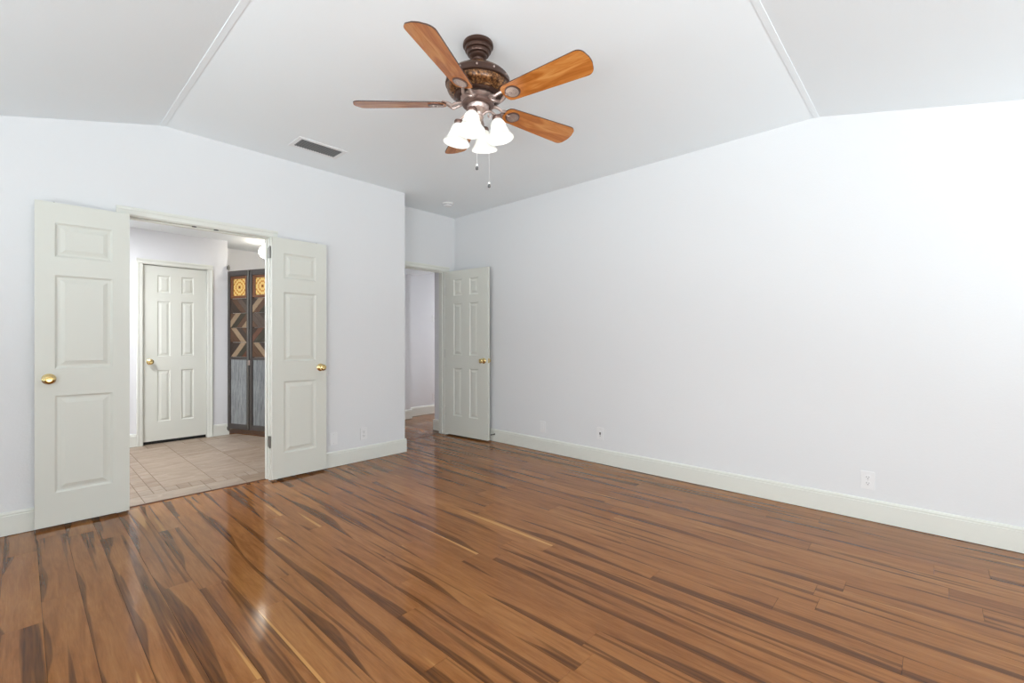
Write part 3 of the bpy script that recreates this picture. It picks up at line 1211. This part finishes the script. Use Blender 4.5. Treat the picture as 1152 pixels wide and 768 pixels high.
G = 'cover plates low on the walls'
plate((-3.053, YR, 0.262), 0, 'rocker', 'wall_plate', 'white wall plate closest to the far corner door on the right wall', 'wall plate', G)
plate((-2.347, YR, 0.288), 0, 'jack', 'wall_plate', 'white wall plate with a dark jack opening on the right wall', 'wall plate', G)
plate((-0.316, YR, 0.263), 0, 'duplex', 'wall_outlet', 'white double outlet at the right end of the right wall', 'outlet', G)
plate((XL, 1.987, 0.262), R(90), 'blank', 'wall_plate', 'blank white wall plate beside the folded right door leaf', 'wall plate', G)
plate((XL, 2.294, 0.266), R(90), 'duplex', 'wall_outlet', 'white double outlet on the left wall near its outside corner', 'outlet', G)
plate((-5.95, 4.56, 1.54), R(90), 'switch', 'light_switch', 'light switch on the passage wall seen through the far doorway', 'switch')
plate((-5.95, 4.57, 0.27), R(90), 'duplex', 'wall_outlet', 'outlet on the passage wall seen through the far doorway', 'outlet', G)

# door stop on the baseboard
ds = empty('door_stop', (-3.77, YR - 0.0155, 0.085), 'small spring door stop on the baseboard beside the open door edge', 'door stop')
b = bmesh.new()
rx = Matrix.Rotation(R(90), 4, 'X')
lathe(b, [(0.011, 0), (0.010, 0.004), (0.005, 0.006)], 16, rx)
hel = [(0.0045 * math.cos(t_ * 0.8), -(0.006 + 0.040 * t_ / 90), 0.0045 * math.sin(t_ * 0.8)) for t_ in range(91)]
tube(b, hel, 0.0013, 6)
link_obj('spring', b, M_STEEL, ds, smooth=True)
b = bmesh.new()
lathe(b, [(0.007, 0.046), (0.0075, 0.052), (0.006, 0.058)], 16, rx)
link_obj('rubber_tip', b, M_SLOT, ds, smooth=True)

# ------------------------------------------------------------------ ceiling fan
FX, FY = -1.762, 1.640
fan = empty('ceiling_fan', (FX, FY, ZC), 'bronze five-blade ceiling fan with wooden blades and four lit glass shades', 'ceiling fan')
fz = lambda z: z - ZC                     # absolute height -> local
b = bmesh.new()
lathe(b, [(0.078, 0.0), (0.080, -0.008), (0.080, -0.016), (0.074, -0.021), (0.069, -0.022), (0.071, -0.032), (0.068, -0.040), (0.059, -0.043),
          (0.060, -0.052), (0.056, -0.059), (0.046, -0.062), (0.046, -0.071), (0.040, -0.078), (0.029, -0.081), (0.026, -0.090)], 48)
link_obj('canopy', b, M_BRONZE, fan, smooth=True)
b = bmesh.new()
lathe(b, [(0.0135, -0.088), (0.0135, -0.118), (0.026, -0.121), (0.028, -0.134), (0.020, -0.140)], 28)
link_obj('downrod', b, M_BRONZE, fan, smooth=True)
b = bmesh.new()
lathe(b, [(0.035, fz(2.612)), (0.075, fz(2.607)), (0.115, fz(2.594)), (0.147, fz(2.572)), (0.1595, fz(2.556))], 56)
link_obj('motor_dome', b, M_MOTTLE, fan, smooth=True)
b = bmesh.new()
lathe(b, [(0.150, fz(2.560)), (0.162, fz(2.557)), (0.168, fz(2.547)), (0.168, fz(2.532)), (0.171, fz(2.528)), (0.171, fz(2.521)), (0.160, fz(2.517))], 56)
o = link_obj('motor_rim', b, M_BRONZE, fan, smooth=True)
for k in range(12):
    b = bmesh.new()
    a = 2 * PI * (k + 0.5) / 12
    bmesh.ops.create_uvsphere(b, u_segments=10, v_segments=8, radius=0.0055, matrix=T(0.1685 * math.cos(a), 0.1685 * math.sin(a), fz(2.5395)))
    link_obj('rivet', b, M_COPPER, o, smooth=True)
b = bmesh.new()
lathe(b, [(0.160, fz(2.519)), (0.165, fz(2.514)), (0.1625, fz(2.498)), (0.154, fz(2.484)), (0.140, fz(2.472)), (0.120, fz(2.464))], 56)
link_obj('motor_band', b, M_MOTTLE, fan, smooth=True)
b = bmesh.new()
lathe(b, [(0.124, fz(2.466)), (0.125, fz(2.461)), (0.112, fz(2.455)), (0.100, fz(2.455)), (0.095, fz(2.458))], 56)
link_obj('lower_rim', b, M_BRONZE, fan, smooth=True)
b = bmesh.new()
lathe(b, [(0.090, fz(2.458)), (0.092, fz(2.452)), (0.080, fz(2.446)), (0.066, fz(2.436)), (0.064, fz(2.430))], 90, flute=18, fd=0.02)
link_obj('flywheel', b, M_COPPER, fan, smooth=True)
b = bmesh.new()
lathe(b, [(0.060, fz(2.436)), (0.078, fz(2.434)), (0.084, fz(2.426)), (0.083, fz(2.418)), (0.076, fz(2.412)), (0.066, fz(2.410)), (0.060, fz(2.414))], 56, caps=True)
o = link_obj('switch_housing', b, M_COPPERD, fan, smooth=True)
b = bmesh.new()
lathe(b, [(0.058, fz(2.414)), (0.055, fz(2.398)), (0.044, fz(2.384)), (0.030, fz(2.376)), (0.026, fz(2.362)), (0.030, fz(2.356)), (0.024, fz(2.344)), (0.010, fz(2.336)), (0.009, fz(2.326)), (0.003, fz(2.320))], 48)
link_obj('light_fitter', b, M_COPPER, fan, smooth=True)

PITCH, BZ = -15.0, fz(2.425)


def blade_outline():
    pts = []
    # half outline (x, half width) root -> tip, then mirrored
    top = [(0.168, 0.018), (0.172, 0.034), (0.182, 0.046), (0.20, 0.0525), (0.30, 0.0580), (0.45, 0.0660), (0.575, 0.0725)]
    for k in range(9):           # rounded tip corner
        a = R(90 - k * 11.25 * 0.9)
        top.append((0.605 + 0.042 * math.cos(a), 0.0320 + 0.042 * math.sin(a)))
    top.append((0.6530, 0.018))
    top.append((0.6540, 0.0))
    pts = top + [(x, -y) for x, y in reversed(top[:-1])]
    return pts


def blade_bm():
    b_ = bmesh.new()
    ol = blade_outline()
    th = 0.006
    lo = [b_.verts.new((x, y, -th / 2)) for x, y in ol]
    up = [b_.verts.new((x, y, th / 2)) for x, y in ol]
    f1 = b_.faces.new(lo[::-1])
    f2 = b_.faces.new(up)
    n_ = len(ol)
    for i in range(n_):
        b_.faces.new([lo[i], lo[(i + 1) % n_], up[(i + 1) % n_], up[i]]).material_index = 1
    return b_


def iron_bm():
    b_ = bmesh.new()
    # teardrop loop reaching out from the flywheel
    loop = []
    for i in range(28):
        a = 2 * PI * i / 28
        c = math.cos(a)
        x = 0.135 + 0.052 * c
        wv = 0.024 * math.sin(a) * (1 - 0.45 * c)
        z = 0.016 - 0.020 * (1 - abs(c)) ** 1.5 + 0.004 * c
        loop.append((x, wv, z - 0.010))
    tube(b_, loop, 0.0078, 8, closed=True)
    tube(b_, [(0.062, 0, 0.014), (0.075, 0, 0.006), (0.088, 0, 0.002)], [0.012, 0.0095, 0.008], 10)
    tube(b_, [(0.182, 0, -0.004), (0.197, 0, -0.007)], [0.007, 0.009], 10)
    return b_


M_EDGE = mat('blade_edge', srgb(70, 42, 28), 0.4)
bmesh_blade = blade_bm()
first = None
for k in range(5):
    rt = bpy.data.objects.new('blade_arm', None) if False else None
    ang = R(-65.2 + 72 * k)
    if k == 0:
        bl = link_obj('blade', bmesh_blade, None, fan, mats=[M_BLADE, M_EDGE])
        pb = bmesh.new()
        MD = T(0.224, 0, 0) @ Matrix.Diagonal((1.12, 1, 1, 1))
        lathe(pb, [(0.031, -0.0085), (0.022, -0.0075), (0.018, -0.009), (0.012, -0.009)], 32, MD)
        for px_, py_ in ((0.214, 0.0), (0.234, 0.010), (0.234, -0.010)):
            lathe(pb, [(0.0055, -0.0085), (0.0052, -0.011), (0.0025, -0.0125)], 12, T(px_, py_, 0))
        pl = link_obj('blade_medallion', pb, M_COPPER, bl, smooth=True)
        rb = bmesh.new()
        lathe(rb, [(0.037, -0.0031), (0.037, -0.006), (0.0345, -0.008), (0.031, -0.0084)], 32, MD)
        rg = link_obj('medallion_ring', rb, M_COPPERD, bl, smooth=True)
        ir = link_obj('blade_iron', iron_bm(), M_COPPER, fan, smooth=True)
        first = (bl, pl, ir, rg)
    else:
        bl = first[0].copy()
        C.objects.link(bl)
        pl = first[1].copy()
        C.objects.link(pl)
        pl.parent = bl
        rg = first[3].copy()
        C.objects.link(rg)
        rg.parent = bl
        ir = first[2].copy()
        C.objects.link(ir)
    bl.parent = fan
    ir.parent = fan
    bl.location = (0, 0, BZ)
    ir.location = (0, 0, BZ + 0.002)
    bl.rotation_mode = ir.rotation_mode = 'QUATERNION'
    bl.rotation_quaternion = (Matrix.Rotation(ang, 3, 'Z') @ Matrix.Rotation(R(PITCH), 3, 'X')).to_quaternion()
    ir.rotation_quaternion = (Matrix.Rotation(ang, 3, 'Z') @ Matrix.Rotation(R(PITCH * 0.6), 3, 'X')).to_quaternion()


# light kit: four arms with bell shades
def shade_bm():
    b_ = bmesh.new()
    outer = [(0.0225, 0.0), (0.0245, -0.006), (0.031, -0.014), (0.0375, -0.026), (0.041, -0.042), (0.0425, -0.053), (0.0455, -0.0555), (0.0475, -0.064),
             (0.052, -0.076), (0.061, -0.090), (0.0705, -0.100), (0.0725, -0.1055)]
    inner = [(r - 0.003, z) for r, z in outer[1:]][::-1]
    prof = outer + inner
    lathe(b_, prof, 40, caps=False)
    return b_


shade0 = None
for k, a in enumerate((-60, -150, 30, 120)):
    an = R(a)
    ux, uy = math.cos(an), math.sin(an)
    arm = bmesh.new()
    P = []
    for s in range(13):
        q = s / 12
        r_ = 0.022 + 0.083 * q
        z = fz(2.366) + 0.018 * math.sin(q * PI * 1.2) - 0.004 * q
        P.append((ux * r_, uy * r_, z))
    P.append((ux * 0.1045, uy * 0.1045, fz(2.346)))
    tube(arm, P, 0.0055, 10)
    # scroll under the arm
    sc = []
    for s in range(16):
        q = s / 15
        th = q * 4.4
        rr = 0.014 * (1 - 0.6 * q)
        sc.append((ux * (0.062 + rr * math.cos(th)), uy * (0.062 + rr * math.cos(th)), fz(2.362) - rr * math.sin(th)))
    tube(arm, sc, 0.0032, 8)
    ao = link_obj('light_arm', arm, M_COPPER, fan, smooth=True)
    tilt = Matrix.Rotation(R(9), 4, Vector((uy, -ux, 0)))
    mt = T(ux * 0.104, uy * 0.104, fz(2.345)) @ tilt
    sb = bmesh.new()
    lathe(sb, [(0.010, 0.010), (0.0255, 0.004), (0.0275, -0.004), (0.0265, -0.012), (0.0235, -0.016)], 28, mt)
    link_obj('shade_holder', sb, M_COPPERD, ao, smooth=True)
    if shade0 is None:
        so = link_obj('lamp_shade', shade_bm(), M_SHADE, fan, smooth=True)
        so['label'] = 'lit frosted white glass bell shade'
        bb = bmesh.new()
        bmesh.ops.create_uvsphere(bb, u_segments=16, v_segments=12, radius=0.019, matrix=T(0, 0, -0.050) @ Matrix.Diagonal((1, 1, 1.5, 1)))
        bo = link_obj('bulb', bb, M_BULB, so, smooth=True)
        shade0 = (so, bo)
    else:
        so = shade0[0].copy()
        C.objects.link(so)
        bo = shade0[1].copy()
        C.objects.link(bo)
        bo.parent = so
    so.parent = fan
    m4 = T(ux * 0.104, uy * 0.104, fz(2.336)) @ tilt
    so.location = m4.to_translation()
    so.rotation_mode = 'QUATERNION'
    so.rotation_quaternion = m4.to_quaternion()
    ld = bpy.data.lights.new('bulb_light', 'POINT')
    ld.energy = 0.09
    ld.color = (1.0, 0.95, 0.88)
    ld.shadow_soft_size = 0.02
    lo = bpy.data.objects.new('bulb_light', ld)
    C.objects.link(lo)
    lo.parent = fan
    lo.location = (m4 @ Vector((0, 0, -0.092)))

# pull chains
RV = Vector((math.cos(R(CAM_YAW)), math.sin(R(CAM_YAW)), 0))
for k, (lat, dep, z0, z1) in enumerate(((-0.004, -0.03, 2.372, 2.098), (0.058, -0.005, 2.395, 2.014))):
    FV = Vector((-math.sin(R(CAM_YAW)), math.cos(R(CAM_YAW)), 0))
    p = RV * lat + FV * dep
    b = bmesh.new()
    n = int((z0 - z1) / 0.0055)
    for i in range(n):
        z = fz(z0 - (i + 0.5) * (z0 - z1) / n)
        bmesh.ops.create_icosphere(b, subdivisions=1, radius=0.0014, matrix=T(p.x, p.y, z))
    tube(b, [(p.x, p.y, fz(z0)), (p.x, p.y, fz(z1))], 0.0006, 5)
    co = link_obj('pull_chain', b, mat('chain_%s' % ('a' if k == 0 else 'b'), (0.75, 0.75, 0.75), 0.4, 0.3), fan, smooth=True)
    b = bmesh.new()
    lathe(b, [(0.002, fz(z1)), (0.0065, fz(z1 - 0.004)), (0.0065, fz(z1 - 0.010)), (0.002, fz(z1 - 0.012))], 14, T(p.x, p.y, 0))
    link_obj('chain_cap', b, M_PLASTIC, co, smooth=True)
    b = bmesh.new()
    lathe(b, [(0.004, fz(z1 - 0.012)), (0.0075, fz(z1 - 0.016)), (0.0075, fz(z1 - 0.026)), (0.003, fz(z1 - 0.030))], 14, T(p.x, p.y, 0))
    link_obj('chain_pull', b, M_SLOT, co, smooth=True)
